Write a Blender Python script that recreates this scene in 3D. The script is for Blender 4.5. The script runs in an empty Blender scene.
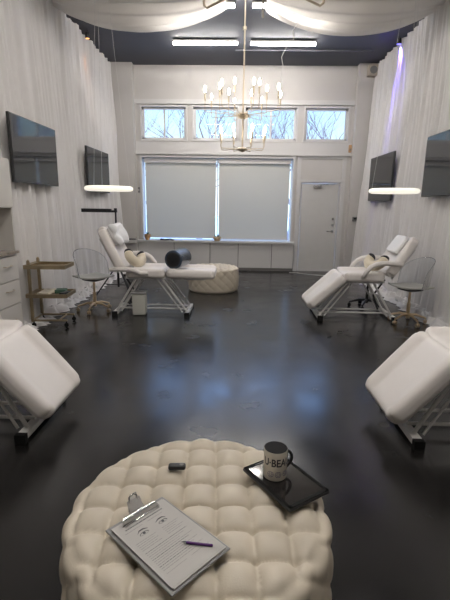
import bpy, bmesh, math, random
from mathutils import Vector, Matrix, noise
PI = math.pi
R = math.radians
sc = bpy.context.scene
col = sc.collection
rnd = random.Random(7)

# ------------------------------------------------------------------ camera
F = 425.0
cam_d = bpy.data.cameras.new('camera'); cam = bpy.data.objects.new('camera', cam_d); col.objects.link(cam)
sc.camera = cam
cam_d.sensor_fit = 'VERTICAL'; cam_d.sensor_height = 36.0; cam_d.lens = F / 600.0 * 36.0
cam_d.clip_start = 0.02; cam_d.clip_end = 200
_p, _y, _r = R(12.7), R(1.5), R(0.8)
fw = Vector((-math.sin(_y) * math.cos(_p), math.cos(_y) * math.cos(_p), -math.sin(_p)))
rt = Vector((math.cos(_y), math.sin(_y), 0)); up = rt.cross(fw)
r2 = rt * math.cos(_r) + up * math.sin(_r); u2 = -rt * math.sin(_r) + up * math.cos(_r)
M = Matrix((r2, u2, -fw)).transposed().to_4x4(); M.translation = Vector((0, 0, 1.5))
cam.matrix_world = M

# ------------------------------------------------------------------ world, exposure
sc.view_settings.view_transform = 'Standard'; sc.view_settings.look = 'None'
sc.view_settings.gamma = 1.0; sc.view_settings.use_curve_mapping = False
sc.view_settings.exposure = 0.45
w = bpy.data.worlds.new('sky'); sc.world = w; w.use_nodes = True
bg = w.node_tree.nodes['Background']
bg.inputs['Strength'].default_value = 0.95
_tc = w.node_tree.nodes.new('ShaderNodeTexCoord'); _sx = w.node_tree.nodes.new('ShaderNodeSeparateXYZ'); _cr = w.node_tree.nodes.new('ShaderNodeValToRGB')
_mp = w.node_tree.nodes.new('ShaderNodeMapRange')
w.node_tree.links.new(_tc.outputs['Generated'], _sx.inputs[0]); w.node_tree.links.new(_sx.outputs['Z'], _mp.inputs[0])
_mp.inputs[1].default_value = -0.1; _mp.inputs[2].default_value = 1.0
w.node_tree.links.new(_mp.outputs[0], _cr.inputs['Fac']); w.node_tree.links.new(_cr.outputs['Color'], bg.inputs['Color'])
_e = _cr.color_ramp.elements      # pale at the horizon, deep blue overhead
_e[0].position = 0.0; _e[0].color = (1.6, 1.65, 1.7, 1)
_e[1].position = 0.22; _e[1].color = (0.74, 1.0, 1.12, 1)
for _q, _c in ((0.30, (0.60, 1.05, 1.5)), (0.42, (1.3, 2.3, 4.4)), (0.62, (2.2, 3.6, 6.8)), (1.0, (2.2, 3.6, 6.8))):
    _n = _e.new(_q); _n.color = (*_c, 1)

YB = 9.9      # back wall
ZC = 4.38     # ceiling
XL, XR = -2.85, 2.95
YF = -3.4

def area(name, loc, sx, sy, rot, power, color=(1, 1, 1), portal=False):
    l = bpy.data.lights.new(name, 'AREA'); l.shape = 'RECTANGLE'; l.size = sx; l.size_y = sy
    l.energy = power; l.color = color
    if portal: l.cycles.is_portal = True
    o = bpy.data.objects.new(name, l); o.location = loc; o.rotation_euler = rot; col.objects.link(o)
    return o
WINS = [(-2.14, -1.17, 2.88, 3.55), (-1.0, -0.04, 2.88, 3.55), (0.14, 1.24, 2.88, 3.55), (1.43, 2.35, 2.88, 3.55)]
BIG = (-2.16, 1.21, 0.68, 2.50)
for (x0, x1, z0, z1) in WINS + [BIG]:
    area('sky_portal', ((x0 + x1) / 2, YB + 0.32, (z0 + z1) / 2), x1 - x0, z1 - z0, (R(-90), 0, 0), 1, portal=True)

# ------------------------------------------------------------------ materials
def mat(name, c, rough=0.5, metal=0.0, var=0.0, vscale=8.0, bump=0.0, bscale=60.0, coat=0.0, spec=0.5, transl=0.0, transp=0.0, emit=None, es=0.0, stretch=None, trans=0.0, sheen=0.0):
    m = bpy.data.materials.new(name); m.use_nodes = True
    nt = m.node_tree; b = nt.nodes['Principled BSDF']; out = nt.nodes['Material Output']
    b.inputs['Base Color'].default_value = (*c, 1); b.inputs['Roughness'].default_value = rough
    b.inputs['Metallic'].default_value = metal; b.inputs['Coat Weight'].default_value = coat
    b.inputs['Specular IOR Level'].default_value = spec
    b.inputs['Transmission Weight'].default_value = trans
    b.inputs['Sheen Weight'].default_value = sheen
    tc = nt.nodes.new('ShaderNodeTexCoord'); mp = nt.nodes.new('ShaderNodeMapping')
    nt.links.new(tc.outputs['Object'], mp.inputs['Vector'])
    if stretch: mp.inputs['Scale'].default_value = stretch
    if var > 0:
        n = nt.nodes.new('ShaderNodeTexNoise'); n.inputs['Scale'].default_value = vscale; n.inputs['Detail'].default_value = 5
        nt.links.new(mp.outputs['Vector'], n.inputs['Vector'])
        cr = nt.nodes.new('ShaderNodeValToRGB')
        cr.color_ramp.elements[0].position = 0.3; cr.color_ramp.elements[1].position = 0.7
        cr.color_ramp.elements[0].color = (*[max(0, v * (1 - var)) for v in c], 1)
        cr.color_ramp.elements[1].color = (*[min(1, v * (1 + var)) for v in c], 1)
        nt.links.new(n.outputs['Fac'], cr.inputs['Fac']); nt.links.new(cr.outputs['Color'], b.inputs['Base Color'])
    if bump > 0:
        n2 = nt.nodes.new('ShaderNodeTexNoise'); n2.inputs['Scale'].default_value = bscale; n2.inputs['Detail'].default_value = 3
        nt.links.new(mp.outputs['Vector'], n2.inputs['Vector'])
        bp = nt.nodes.new('ShaderNodeBump'); bp.inputs['Strength'].default_value = bump; bp.inputs['Distance'].default_value = 0.01
        nt.links.new(n2.outputs['Fac'], bp.inputs['Height']); nt.links.new(bp.outputs['Normal'], b.inputs['Normal'])
    last = b.outputs['BSDF']
    if transl > 0:
        t = nt.nodes.new('ShaderNodeBsdfTranslucent'); t.inputs['Color'].default_value = (*c, 1)
        mx = nt.nodes.new('ShaderNodeMixShader'); mx.inputs['Fac'].default_value = transl
        nt.links.new(last, mx.inputs[1]); nt.links.new(t.outputs['BSDF'], mx.inputs[2]); last = mx.outputs['Shader']
    if transp > 0:
        t = nt.nodes.new('ShaderNodeBsdfTransparent')
        mx = nt.nodes.new('ShaderNodeMixShader'); mx.inputs['Fac'].default_value = transp
        nt.links.new(last, mx.inputs[1]); nt.links.new(t.outputs['BSDF'], mx.inputs[2]); last = mx.outputs['Shader']
    if emit:
        b.inputs['Emission Color'].default_value = (*emit, 1); b.inputs['Emission Strength'].default_value = es
    nt.links.new(last, out.inputs['Surface'])
    return m

def clear_mat(name, tint, gloss=0.12, rough=0.03, k=.7):
    m = bpy.data.materials.new(name); m.use_nodes = True
    nt = m.node_tree; nt.nodes.clear(); out = nt.nodes.new('ShaderNodeOutputMaterial')
    t = nt.nodes.new('ShaderNodeBsdfTransparent'); t.inputs['Color'].default_value = (*tint, 1)
    g = nt.nodes.new('ShaderNodeBsdfGlossy'); g.inputs['Roughness'].default_value = rough
    lw = nt.nodes.new('ShaderNodeLayerWeight'); lw.inputs['Blend'].default_value = 0.25
    ad = nt.nodes.new('ShaderNodeMath'); ad.operation = 'MULTIPLY_ADD'; ad.inputs[1].default_value = k; ad.inputs[2].default_value = gloss * 0.4
    nt.links.new(lw.outputs['Fresnel'], ad.inputs[0])
    mx = nt.nodes.new('ShaderNodeMixShader')
    nt.links.new(ad.outputs[0], mx.inputs['Fac']); nt.links.new(t.outputs[0], mx.inputs[1]); nt.links.new(g.outputs[0], mx.inputs[2])
    nt.links.new(mx.outputs[0], out.inputs['Surface'])
    return m

m_wall = mat('painted_wall', (0.52, 0.50, 0.48), 0.6, var=0.03, vscale=1.5, bump=0.05, bscale=90)
m_trim = mat('painted_trim', (0.58, 0.57, 0.56), 0.4)
m_door = mat('door_paint', (0.56, 0.55, 0.53), 0.4, var=0.02)
m_ceil = mat('charcoal_ceiling', (0.080, 0.082, 0.096), 0.75, var=0.08, vscale=1.0, bump=0.2, bscale=25)
m_curt = mat('sheer_white_fabric', (0.86, 0.84, 0.83), 0.85, var=0.03, vscale=2.0, transl=0.22, transp=0.06, sheen=0.2)
m_swag = mat('ceiling_fabric', (0.74, 0.71, 0.67), 0.85, transl=0.12)
m_blind = mat('roller_fabric', (0.53, 0.50, 0.42), 0.9, bump=0.1, bscale=300, transl=0.10)
m_leather = mat('white_leatherette', (0.76, 0.72, 0.69), 0.42, var=0.03, vscale=3, bump=0.05, bscale=180)
m_tuft = mat('cream_leatherette', (0.60, 0.535, 0.43), 0.45, var=0.03, vscale=5, bump=0.06, bscale=220)
m_pad = mat('white_pad_cloth', (0.86, 0.86, 0.87), 0.8, bump=0.3, bscale=60)
m_wmetal = mat('white_steel', (0.62, 0.61, 0.59), 0.35)
m_gold = mat('brushed_gold', (0.74, 0.58, 0.38), 0.28, 1.0, var=0.08, vscale=12)
m_brass = mat('aged_brass', (0.42, 0.34, 0.22), 0.36, 0.85, var=0.15, vscale=10)
m_champ = mat('champagne_metal', (0.55, 0.47, 0.36), 0.35, 0.6)
m_black = mat('black_plastic', (0.015, 0.015, 0.017), 0.35, var=0.2)
m_rubber = mat('black_rubber', (0.010, 0.010, 0.010), 0.7, spec=0.15)
m_screen = mat('dark_screen', (0.018, 0.019, 0.022), 0.06, spec=0.5)
m_bezel = mat('screen_bezel', (0.02, 0.02, 0.02), 0.3)
m_cab = mat('cabinet_laminate', (0.60, 0.575, 0.54), 0.4, var=0.02)
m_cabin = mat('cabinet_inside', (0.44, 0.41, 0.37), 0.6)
m_counter = mat('stone_counter', (0.33, 0.29, 0.25), 0.25, var=0.25, vscale=20)
m_chrome = mat('chrome', (0.75, 0.75, 0.74), 0.16, 1.0)
m_navy = mat('dark_blue_vinyl', (0.045, 0.06, 0.085), 0.25, var=0.1, coat=0.3)
m_navyend = mat('black_bolster_end', (0.012, 0.013, 0.016), 0.4, var=0.2)
m_cream = mat('cream_plush', (0.72, 0.64, 0.50), 0.95, bump=0.6, bscale=120, sheen=0.3)
m_dplush = mat('dark_plush', (0.03, 0.028, 0.035), 0.9, bump=0.6, bscale=120)
m_acry = clear_mat('clear_acrylic', (0.93, 0.95, 0.97), 0.25)
m_glass = clear_mat('window_glass', (0.97, 0.99, 1.0), 0.0, 0.01, .25)
m_seatpad = mat('grey_seat_plate', (0.42, 0.42, 0.38), 0.3, var=0.05)
m_bin = mat('bin_plastic', (0.55, 0.55, 0.50), 0.45)
m_binlid = mat('bin_lid', (0.25, 0.25, 0.25), 0.4)
m_wood = mat('light_wood_bowl', (0.46, 0.27, 0.13), 0.55, var=0.2, vscale=25)
m_bark = mat('tree_bark', (0.20, 0.14, 0.15), 0.9, var=0.25)
m_ground = mat('pale_paving', (0.55, 0.53, 0.49), 0.95, var=0.3)
m_led = mat('led_diffuser', (0.9, 0.9, 0.9), 0.4, emit=(1.0, 0.95, 0.90), es=85.0)
m_bulb = mat('candle_bulb_glass', (0.9, 0.85, 0.75), 0.3, emit=(1.0, 0.88, 0.70), es=30.0)
m_ring = mat('ring_diffuser', (0.9, 0.88, 0.8), 0.4, emit=(1.0, 0.94, 0.80), es=0.58)
m_blue = mat('blue_led', (0.1, 0.1, 0.6), 0.3, emit=(0.12, 0.10, 1.0), es=3.0)
m_amber = mat('amber_led', (0.7, 0.35, 0.15), 0.3, emit=(1.0, 0.45, 0.15), es=1.5)
m_paper = mat('white_paper', (0.50, 0.485, 0.46), 0.75)
m_board = mat('clipboard_grey', (0.25, 0.25, 0.25), 0.35)
m_ink = mat('grey_ink', (0.10, 0.10, 0.11), 0.8)
m_inkl = mat('pale_ink', (0.30, 0.29, 0.29), 0.8)
m_purple = mat('purple_pen_barrel', (0.10, 0.03, 0.16), 0.25)
m_mug = mat('mug_ceramic', (0.62, 0.58, 0.50), 0.25, coat=0.4)
m_green = mat('dark_green_box', (0.05, 0.12, 0.08), 0.5)
m_towel = mat('cream_towel', (0.66, 0.60, 0.50), 0.9, bump=0.5, bscale=90)
m_grey = mat('grey_plastic', (0.16, 0.16, 0.16), 0.4)
m_tray = mat('dark_tablet_glass', (0.02, 0.018, 0.018), 0.07, spec=0.45)

def floor_mat():
    m = bpy.data.materials.new('sealed_dark_concrete'); m.use_nodes = True
    nt = m.node_tree; b = nt.nodes['Principled BSDF']; L = nt.links
    tc = nt.nodes.new('ShaderNodeTexCoord')
    n = nt.nodes.new('ShaderNodeTexNoise'); n.inputs['Scale'].default_value = 1.3; n.inputs['Detail'].default_value = 8; n.inputs['Roughness'].default_value = 0.6
    L.new(tc.outputs['Object'], n.inputs['Vector'])
    cr = nt.nodes.new('ShaderNodeValToRGB'); e = cr.color_ramp.elements
    e[0].position = 0.3; e[0].color = (0.006, 0.0056, 0.0056, 1); e[1].position = 0.75; e[1].color = (0.016, 0.015, 0.0145, 1)
    L.new(n.outputs['Fac'], cr.inputs['Fac'])
    # worn scuffs
    n2 = nt.nodes.new('ShaderNodeTexNoise'); n2.inputs['Scale'].default_value = 7; n2.inputs['Detail'].default_value = 6; n2.inputs['Distortion'].default_value = 0.5
    L.new(tc.outputs['Object'], n2.inputs['Vector'])
    c2 = nt.nodes.new('ShaderNodeValToRGB'); c2.color_ramp.elements[0].position = 0.62; c2.color_ramp.elements[1].position = 0.85
    c2.color_ramp.elements[0].color = (0, 0, 0, 1); c2.color_ramp.elements[1].color = (0.2, 0.2, 0.2, 1)
    L.new(n2.outputs['Fac'], c2.inputs['Fac'])
    mx = nt.nodes.new('ShaderNodeMix'); mx.data_type = 'RGBA'; mx.inputs[7].default_value = (0.055, 0.052, 0.05, 1)
    L.new(c2.outputs['Color'], mx.inputs[0]); L.new(cr.outputs['Color'], mx.inputs[6]); L.new(mx.outputs[2], b.inputs['Base Color'])
    mr = nt.nodes.new('ShaderNodeMapRange'); mr.inputs[1].default_value = 0.3; mr.inputs[2].default_value = 0.7; mr.inputs[3].default_value = 0.17; mr.inputs[4].default_value = 0.29
    n3 = nt.nodes.new('ShaderNodeTexNoise'); n3.inputs['Scale'].default_value = 2.6; n3.inputs['Detail'].default_value = 6
    L.new(tc.outputs['Object'], n3.inputs['Vector']); L.new(n3.outputs['Fac'], mr.inputs[0]); L.new(mr.outputs[0], b.inputs['Roughness'])
    bp = nt.nodes.new('ShaderNodeBump'); bp.inputs['Strength'].default_value = 0.015; bp.inputs['Distance'].default_value = 0.01
    L.new(n2.outputs['Fac'], bp.inputs['Height']); L.new(bp.outputs['Normal'], b.inputs['Normal'])
    b.inputs['Specular IOR Level'].default_value = 0.5
    return m
m_floor = floor_mat()

# ------------------------------------------------------------------ mesh helpers
class MB:
    def __init__(s): s.v = []; s.f = []
    def add(s, vs, fs, X=None):
        o = len(s.v)
        s.v += [tuple(X @ Vector(v)) if X is not None else tuple(v) for v in vs]
        s.f += [tuple(o + i for i in f) for f in fs]
        return s
    def box(s, x0, x1, y0, y1, z0, z1, X=None):
        vs = [(x, y, z) for z in (z0, z1) for y in (y0, y1) for x in (x0, x1)]
        return s.add(vs, [(0, 2, 3, 1), (4, 5, 7, 6), (0, 1, 5, 4), (2, 6, 7, 3), (0, 4, 6, 2), (1, 3, 7, 5)], X)
    def tube(s, pts, r, n=10, closed=False, caps=True, X=None):
        P = [Vector(p) for p in pts]; k = len(P); rs = r if isinstance(r, (list, tuple)) else [r] * k
        vs, fs = [], []; ref = None
        for i in range(k):
            if closed: t = (P[(i + 1) % k] - P[i - 1]).normalized()
            else: t = (P[min(i + 1, k - 1)] - P[max(i - 1, 0)]).normalized()
            if ref is None:
                a = Vector((0, 0, 1)) if abs(t.z) < 0.9 else Vector((1, 0, 0)); ref = (a - t * a.dot(t)).normalized()
            else:
                ref = (ref - t * ref.dot(t)).normalized()
            b = t.cross(ref)
            for j in range(n):
                a = 2 * PI * j / n; vs.append(P[i] + (ref * math.cos(a) + b * math.sin(a)) * rs[i])
        for i in range(k if closed else k - 1):
            for j in range(n):
                i2 = (i + 1) % k
                fs.append((i * n + j, i * n + (j + 1) % n, i2 * n + (j + 1) % n, i2 * n + j))
        if caps and not closed:
            fs.append(tuple(reversed(range(n)))); fs.append(tuple((k - 1) * n + j for j in range(n)))
        return s.add(vs, fs, X)
    def lathe(s, prof, c=(0, 0, 0), n=24, X=None):
        vs = [(c[0] + r * math.cos(2 * PI * j / n), c[1] + r * math.sin(2 * PI * j / n), c[2] + z) for r, z in prof for j in range(n)]
        fs = [(i * n + j, i * n + (j + 1) % n, (i + 1) * n + (j + 1) % n, (i + 1) * n + j) for i in range(len(prof) - 1) for j in range(n)]
        if prof[0][0] > 1e-5: fs.append(tuple(reversed(range(n))))
        if prof[-1][0] > 1e-5: fs.append(tuple((len(prof) - 1) * n + j for j in range(n)))
        return s.add(vs, fs, X)
    def rbox(s, sx, sy, sz, r, X=None, n=6, deform=None, k=3):
        h = (sx / 2, sy / 2, sz / 2); r = min(r, *(q * 0.999 for q in h))
        def ax(q):
            e = [r * (1 - math.cos(i / k * PI / 2)) for i in range(k + 1)]
            lo = [-q + v for v in e]; inn = [(-q + r) + (2 * q - 2 * r) * i / n for i in range(1, n)]
            return lo + inn + [-v for v in reversed(lo)]
        A = [ax(q) for q in h]; idx = {}; vs = []; fs = []
        def vid(p):
            key = tuple(round(c, 6) for c in p)
            if key not in idx:
                inner = Vector([max(-h[i] + r, min(h[i] - r, p[i])) for i in range(3)])
                d = Vector(p) - inner; q = inner + d.normalized() * r if d.length > 1e-9 else Vector(p)
                if deform: q = Vector(deform(q))
                idx[key] = len(vs); vs.append(q)
            return idx[key]
        for a in range(3):
            b, c = (a + 1) % 3, (a + 2) % 3
            for sgn in (-1, 1):
                for i in range(len(A[b]) - 1):
                    for j in range(len(A[c]) - 1):
                        q = []
                        for (u, v) in ((i, j), (i + 1, j), (i + 1, j + 1), (i, j + 1)):
                            p = [0, 0, 0]; p[a] = sgn * h[a]; p[b] = A[b][u]; p[c] = A[c][v]; q.append(vid(p))
                        if sgn < 0: q.reverse()
                        fs.append(tuple(q))
        return s.add(vs, fs, X)
    def sheet(s, fn, nu, nv, X=None):
        vs = [fn(i / nu, j / nv) for i in range(nu + 1) for j in range(nv + 1)]; m = nv + 1
        return s.add(vs, [(i * m + j, (i + 1) * m + j, (i + 1) * m + j + 1, i * m + j + 1) for i in range(nu) for j in range(nv)], X)
    def build(s, name, m, parent=None, smooth=False, loc=None, fix=True):
        me = bpy.data.meshes.new(name); me.from_pydata(s.v, [], s.f); me.update()
        if fix:
            bm = bmesh.new(); bm.from_mesh(me); bmesh.ops.recalc_face_normals(bm, faces=bm.faces); bm.to_mesh(me); bm.free()
        me.materials.append(m)
        if smooth:
            for p in me.polygons: p.use_smooth = True
            if smooth != 'all':
                try: me.set_sharp_from_angle(angle=R(40))
                except Exception: pass
        o = bpy.data.objects.new(name, me); col.objects.link(o)
        if parent is not None: o.parent = parent
        if loc is not None: o.location = loc
        return o

def T(x=0, y=0, z=0, rx=0, ry=0, rz=0):
    return Matrix.Translation((x, y, z)) @ Matrix.Rotation(rz, 4, 'Z') @ Matrix.Rotation(ry, 4, 'Y') @ Matrix.Rotation(rx, 4, 'X')
def tag(o, label=None, cat=None, group=None, kind=None):
    if label: o['label'] = label
    if cat: o['category'] = cat
    if group: o['group'] = group
    if kind: o['kind'] = kind
    return o
def thing(name, label, cat, loc=(0, 0, 0), rz=0, group=None):
    o = bpy.data.objects.new(name, None); col.objects.link(o); o.location = loc; o.rotation_euler = (0, 0, rz); o.empty_display_size = 0.1
    return tag(o, label, cat, group)
def struct(mb, name, m, smooth=False):
    return tag(mb.build(name, m, smooth=smooth), kind='structure')
def copy_tree(o, parent=None):
    c = o.copy(); col.objects.link(c); c.parent = parent
    for ch in [k for k in bpy.data.objects if k.parent == o]: copy_tree(ch, c)
    return c

# ------------------------------------------------------------------ room shell
struct(MB().box(XL - .2, XR + .2, YF - .2, YB + .3, -0.1, 0), 'floor', m_floor)
struct(MB().box(XL - .2, XR + .2, YF - .2, YB + .3, ZC, ZC + 0.15), 'ceiling', m_ceil)
struct(MB().box(XL - .2, XL, YF, YB + .3, 0, ZC), 'wall_left', m_wall)
struct(MB().box(XR, XR + .2, YF, YB + .3, 0, ZC), 'wall_right', m_wall)
struct(MB().box(XL, XR, YF - .2, YF, 0, ZC), 'wall_front', m_wall)
def wall_with_holes(x0, x1, z0, z1, y0, y1, holes):
    mb = MB(); xs = sorted({x0, x1, *[h[0] for h in holes], *[h[1] for h in holes]}); zs = sorted({z0, z1, *[h[2] for h in holes], *[h[3] for h in holes]})
    for i in range(len(xs) - 1):
        for j in range(len(zs) - 1):
            cx, cz = (xs[i] + xs[i + 1]) / 2, (zs[j] + zs[j + 1]) / 2
            if any(h[0] < cx < h[1] and h[2] < cz < h[3] for h in holes): continue
            mb.box(xs[i], xs[i + 1], y0, y1, zs[j], zs[j + 1])
    return mb
DOOR = (1.42, 2.27, 0.0, 1.985)
struct(wall_with_holes(XL, XR, 0, ZC, YB, YB + .3, WINS + [BIG, DOOR]), 'wall_back', m_wall)
# pilasters either side of the window wall
struct(MB().box(XL, -2.285, YB - .18, YB, 0, ZC), 'trim_1', m_wall)
struct(MB().box(2.47, XR, YB - .18, YB, 0, ZC), 'trim_2', m_wall)
# mouldings across the back wall
b = MB()
b.box(-2.285, 2.47, YB - .05, YB, 3.60, 3.67); b.box(-2.285, 2.47, YB - .03, YB, 3.67, 3.70)
struct(b, 'trim_3', m_trim)
b = MB(); b.box(-2.285, 2.47, YB - .06, YB, 2.56, 2.60); b.box(-2.285, 2.47, YB - .03, YB, 2.60, 2.83)
struct(b, 'trim_4', m_trim)
b = MB(); b.box(1.31, 1.39, YB - .025, YB, 0, 2.56); b.box(2.30, 2.38, YB - .025, YB, 0, 2.56); b.box(1.39, 2.30, YB - .025, YB, 2.01, 2.06); b.box(1.39, 2.30, YB - .02, YB, 2.50, 2.56)
struct(b, 'trim_5', m_trim)
b = MB(); b.box(-2.285, 1.30, YB - .16, YB, 0.63, 0.675)
struct(b, 'trim_6', m_trim)      # window ledge
# wainscot panels under the ledge, with seams and toe gap
b = MB()
edges = [-2.285, -1.45, -0.62, 0.03, 0.80, 1.30]
for i in range(5):
    z0 = 0.07 if i >= 3 else 0.0
    b.box(edges[i] + .008, edges[i + 1] - .008, YB - .10, YB, z0, 0.63)
struct(b, 'trim_7', m_trim)
struct(MB().box(-2.285, 1.30, YB - .085, YB - .001, 0.0, 0.62), 'trim_8', mat('shadow_gap_board', (0.16, 0.155, 0.15), 0.7))
struct(MB().box(XL, XL + .02, YF, YB - .18, 0, 0.12), 'baseboard_left', m_trim)
struct(MB().box(XR - .02, XR, YF, YB - .18, 0, 0.12), 'baseboard_right', m_trim)

# windows
for i, (x0, x1, z0, z1) in enumerate(WINS):
    fr = MB(); f = .045; y0, y1 = YB + .05, YB + .13
    fr.box(x0, x0 + f, y0, y1, z0, z1); fr.box(x1 - f, x1, y0, y1, z0, z1); fr.box(x0, x1, y0, y1, z0, z0 + f); fr.box(x0, x1, y0, y1, z1 - f, z1)
    if i < 3: fr.box((x0 + x1) / 2 - .018, (x0 + x1) / 2 + .018, y0 + .02, y1, z0, z1)
    o = struct(fr, 'window_%d' % (i + 1), m_trim)
    MB().box(x0 + .02, x1 - .02, YB + .09, YB + .096, z0 + .02, z1 - .02).build('pane', m_glass, o)
    # casing on the room face
    cs = MB(); c = .035
    cs.box(x0 - c, x0, YB - .02, YB, z0 - c, z1 + c); cs.box(x1, x1 + c, YB - .02, YB, z0 - c, z1 + c)
    cs.box(x0, x1, YB - .02, YB, z0 - c, z0); cs.box(x0, x1, YB - .02, YB, z1, z1 + c)
    cs.build('casing', m_trim, o)
x0, x1, z0, z1 = BIG
fr = MB(); f = .03; y0, y1 = YB + .14, YB + .22; xm = -0.47
for a in ((x0, x0 + .015), (x1 - .015, x1), (xm - .012, xm + .012)): fr.box(a[0], a[1], y0, y1, z0, z1)
fr.box(x0, x1, y0, y1, z0, z0 + .012); fr.box(x0, x1, y0, y1, z1 - f, z1)
o = struct(fr, 'window_5', m_trim)
MB().box(x0 + .01, x1 - .01, YB + .17, YB + .176, z0 + .01, z1 - .01).build('pane', m_glass, o)
cs = MB(); c = .05
cs.box(x0 - c, x0, YB - .03, YB, z0 - .01, z1 + c); cs.box(x1, x1 + c, YB - .03, YB, z0 - .01, z1 + c); cs.box(x0, x1, YB - .03, YB, z1, z1 + c)
cs.build('casing', m_trim, o)

# roller blinds
def blind(a, bx, zb, label):
    t = thing('roller_blind', label, 'window blind', ((a + bx) / 2, YB + .07, zb), group='roller blinds on the large window')
    wd = (bx - a) / 2; H = z1 - zb - .04
    MB().sheet(lambda u, v: ((u * 2 - 1) * wd, 0.004 * math.sin(v * 3 + u * 5), H * v), 24, 12).build('shade', m_blind, t, True)
    MB().box(-wd, wd, -.012, .012, -.018, .012).build('bottom_bar', m_trim, t)
    MB().box(-wd - .01, wd + .01, -.05, .05, H - .07, H + .02).build('headbox', m_trim, t)
    return t
blind(-2.105, -0.505, 0.735, 'grey roller blind over the window half behind the lash bed')
blind(-0.435, 1.155, 0.72, 'grey roller blind over the window half next to the white door')

# door
d = MB().box(DOOR[0] + .01, DOOR[1] - .01, YB + .02, YB + .065, 0.001, DOOR[3] - .01)
dr = struct(d, 'door_1', m_door)
h = MB(); h.lathe([(0, 0), (.03, 0), (.03, .012), (0, .012)], n=16, X=T(2.17, YB + .02, 0.93, rx=R(90)))
h.tube([(2.17, YB + .015, .93), (2.17, YB - .035, .93), (2.15, YB - .045, .93), (2.03, YB - .045, .93)], .010)
h.build('lever_handle', m_chrome, dr, True)
for z in (1.07, 1.2):
    MB().lathe([(0, 0), (.028, 0), (.026, .02), (0, .024)], n=16, X=T(2.17, YB + .02, z, rx=R(90))).build('deadbolt', m_chrome, dr, True)
c = MB().box(1.68, 1.86, YB - .03, YB + .02, 1.89, 1.945); c.tube([(1.84, YB - .01, 1.95), (2.0, YB - .12, 1.96), (2.15, YB - .01, 1.97)], .009)
c.build('door_closer', m_chrome, dr)
MB().box(DOOR[0] + .02, DOOR[1] - .02, YB + .005, YB + .02, 0.001, 0.05).build('door_sweep', m_trim, dr)

# outside: ground and bare trees
struct(MB().box(-30, 30, YB + .3, 60, -0.4, -0.1), 'ground', m_ground)
def tree(x, y, h, seed, label):
    rg = random.Random(seed); mb = MB()
    def grow(p, d, L, r, lev):
        pts = [p]; rs = [r]; q = p.copy(); dd = d.copy()
        for k in range(4):
            dd = (dd + Vector((rg.uniform(-.22, .22), rg.uniform(-.22, .22), rg.uniform(-.08, .16)))).normalized()
            q = q + dd * L / 4; pts.append(q.copy()); rs.append(r * (1 - .13 * (k + 1)))
        mb.tube(pts, rs, (3 if lev > 3 else 5) if lev else 8, caps=False)
        if lev >= 5: return
        n = 4 if lev < 4 else 3
        for k in range(n):
            i = rg.choice((1, 2, 3, 4)) if k else 4
            a = rg.uniform(0, 2 * PI); s = rg.uniform(.5, 1.0)
            nd = (dd * .8 + Vector((math.cos(a) * s, math.sin(a) * s, rg.uniform(0, .5)))).normalized()
            grow(pts[i], nd, L * rg.uniform(.58, .78), rs[i] * .68, lev + 1)
    grow(Vector((0, 0, -.4)), Vector((rg.uniform(-.1, .1), 0, 1)), h * .38, .15, 0)
    o = mb.build('bare_tree', m_bark, None, 'all', fix=False); o.location = (x, y, 0)
    return tag(o, label, 'tree', 'bare winter trees outside')
tree(-4.6, 20.0, 8.5, 3, 'bare tree seen through the clerestory pane nearest the wall screens')
tree(-1.7, 19.0, 8.5, 11, 'bare tree outside behind the blinds, seen left of the chandelier stem')
tree(0.7, 21.0, 9.0, 5, 'bare tree outside seen through the candle arms of the chandelier')
tree(2.2, 19.5, 8.5, 23, 'bare tree outside between the chandelier and the door side pane')
tree(4.2, 18.0, 8.5, 9, 'bare tree outside above the white exit door')

# ------------------------------------------------------------------ curtains
def curtain(side, y0, y1, seed, label, seam=0.0):
    xw = XL + .06 if side < 0 else XR - .06
    seed = 3 if side < 0 else 8; rg = random.Random(seed); ph = [rg.uniform(0, 6.28) for _ in range(6)]
    W = y1 - y0; NU = int(W / .012); H = ZC - .04; LT = H + 0.34
    top_lift = 0
    def fn(u, v):
        y = y0 + W * u; t = (v / .72) * H if v < .72 else H + (v - .72) / .28 * .30
        z = H - t; lean = .07 + .13 * (min(t, H) / H) ** 1.6
        k = 1 + 0.10 * math.sin(1.1 * y + ph[0])
        yy = y + 0.06 * math.sin(z * 0.9 + ph[1]) + 0.04 * noise.noise(Vector((y * 1.5, z * .7, seed)))
        f = math.sin(yy * 46 * k + ph[2]) * .55 + math.sin(yy * 27 + ph[3] + .3 * z) * .7 + math.sin(yy * 9.3 + ph[4]) * .5 + math.sin(yy * 97 + 2 * math.sin(yy * 3) + ph[5]) * .28
        amp = .028 + .030 * min(1, t / 2.5)
        x = lean + f * amp
        if z < 0.03:
            e = (0.03 - z); q = noise.noise(Vector((y * 5, e * 8, seed))); q2 = noise.noise(Vector((y * 13, e * 16, seed + 5)))
            x = lean + f * amp * .8 + e * .62 + q * .04
            k_ = math.sin(min(e / .30, 1) * PI); z = .03 * (1 - e / .33) + .09 * k_ * (0.7 + q) + .05 * q2 * k_
            z = max(z, .006)
        x = max(x, 0.012)
        return (xw - side * x, y + 0.02 * f * min(1, t / 3), z)
    o = MB().sheet(fn, NU, 72).build('sheer_curtain', m_curt, None, 'all', fix=False)
    return tag(o, label, 'curtain', 'floor length white sheers along the side walls')
curtain(-1, 4.60, 4.95, 1, 'white sheer curtain behind the drawer cabinet')
curtain(-1, 4.95, 7.14, 2, 'white sheer curtain behind the gold trolley and nearer wall screen')
curtain(-1, 7.14, YB - .19, 3, 'white sheer curtain behind the farther left wall screen beside the pilaster')
curtain(1, 2.6, 4.95, 4, 'white sheer curtain behind the nearer right wall screen')
curtain(1, 4.95, 7.54, 5, 'white sheer curtain behind the clear chair on the right')
curtain(1, 7.54, YB - .19, 6, 'white sheer curtain with a purple light glow, beside the exit door')

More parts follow.
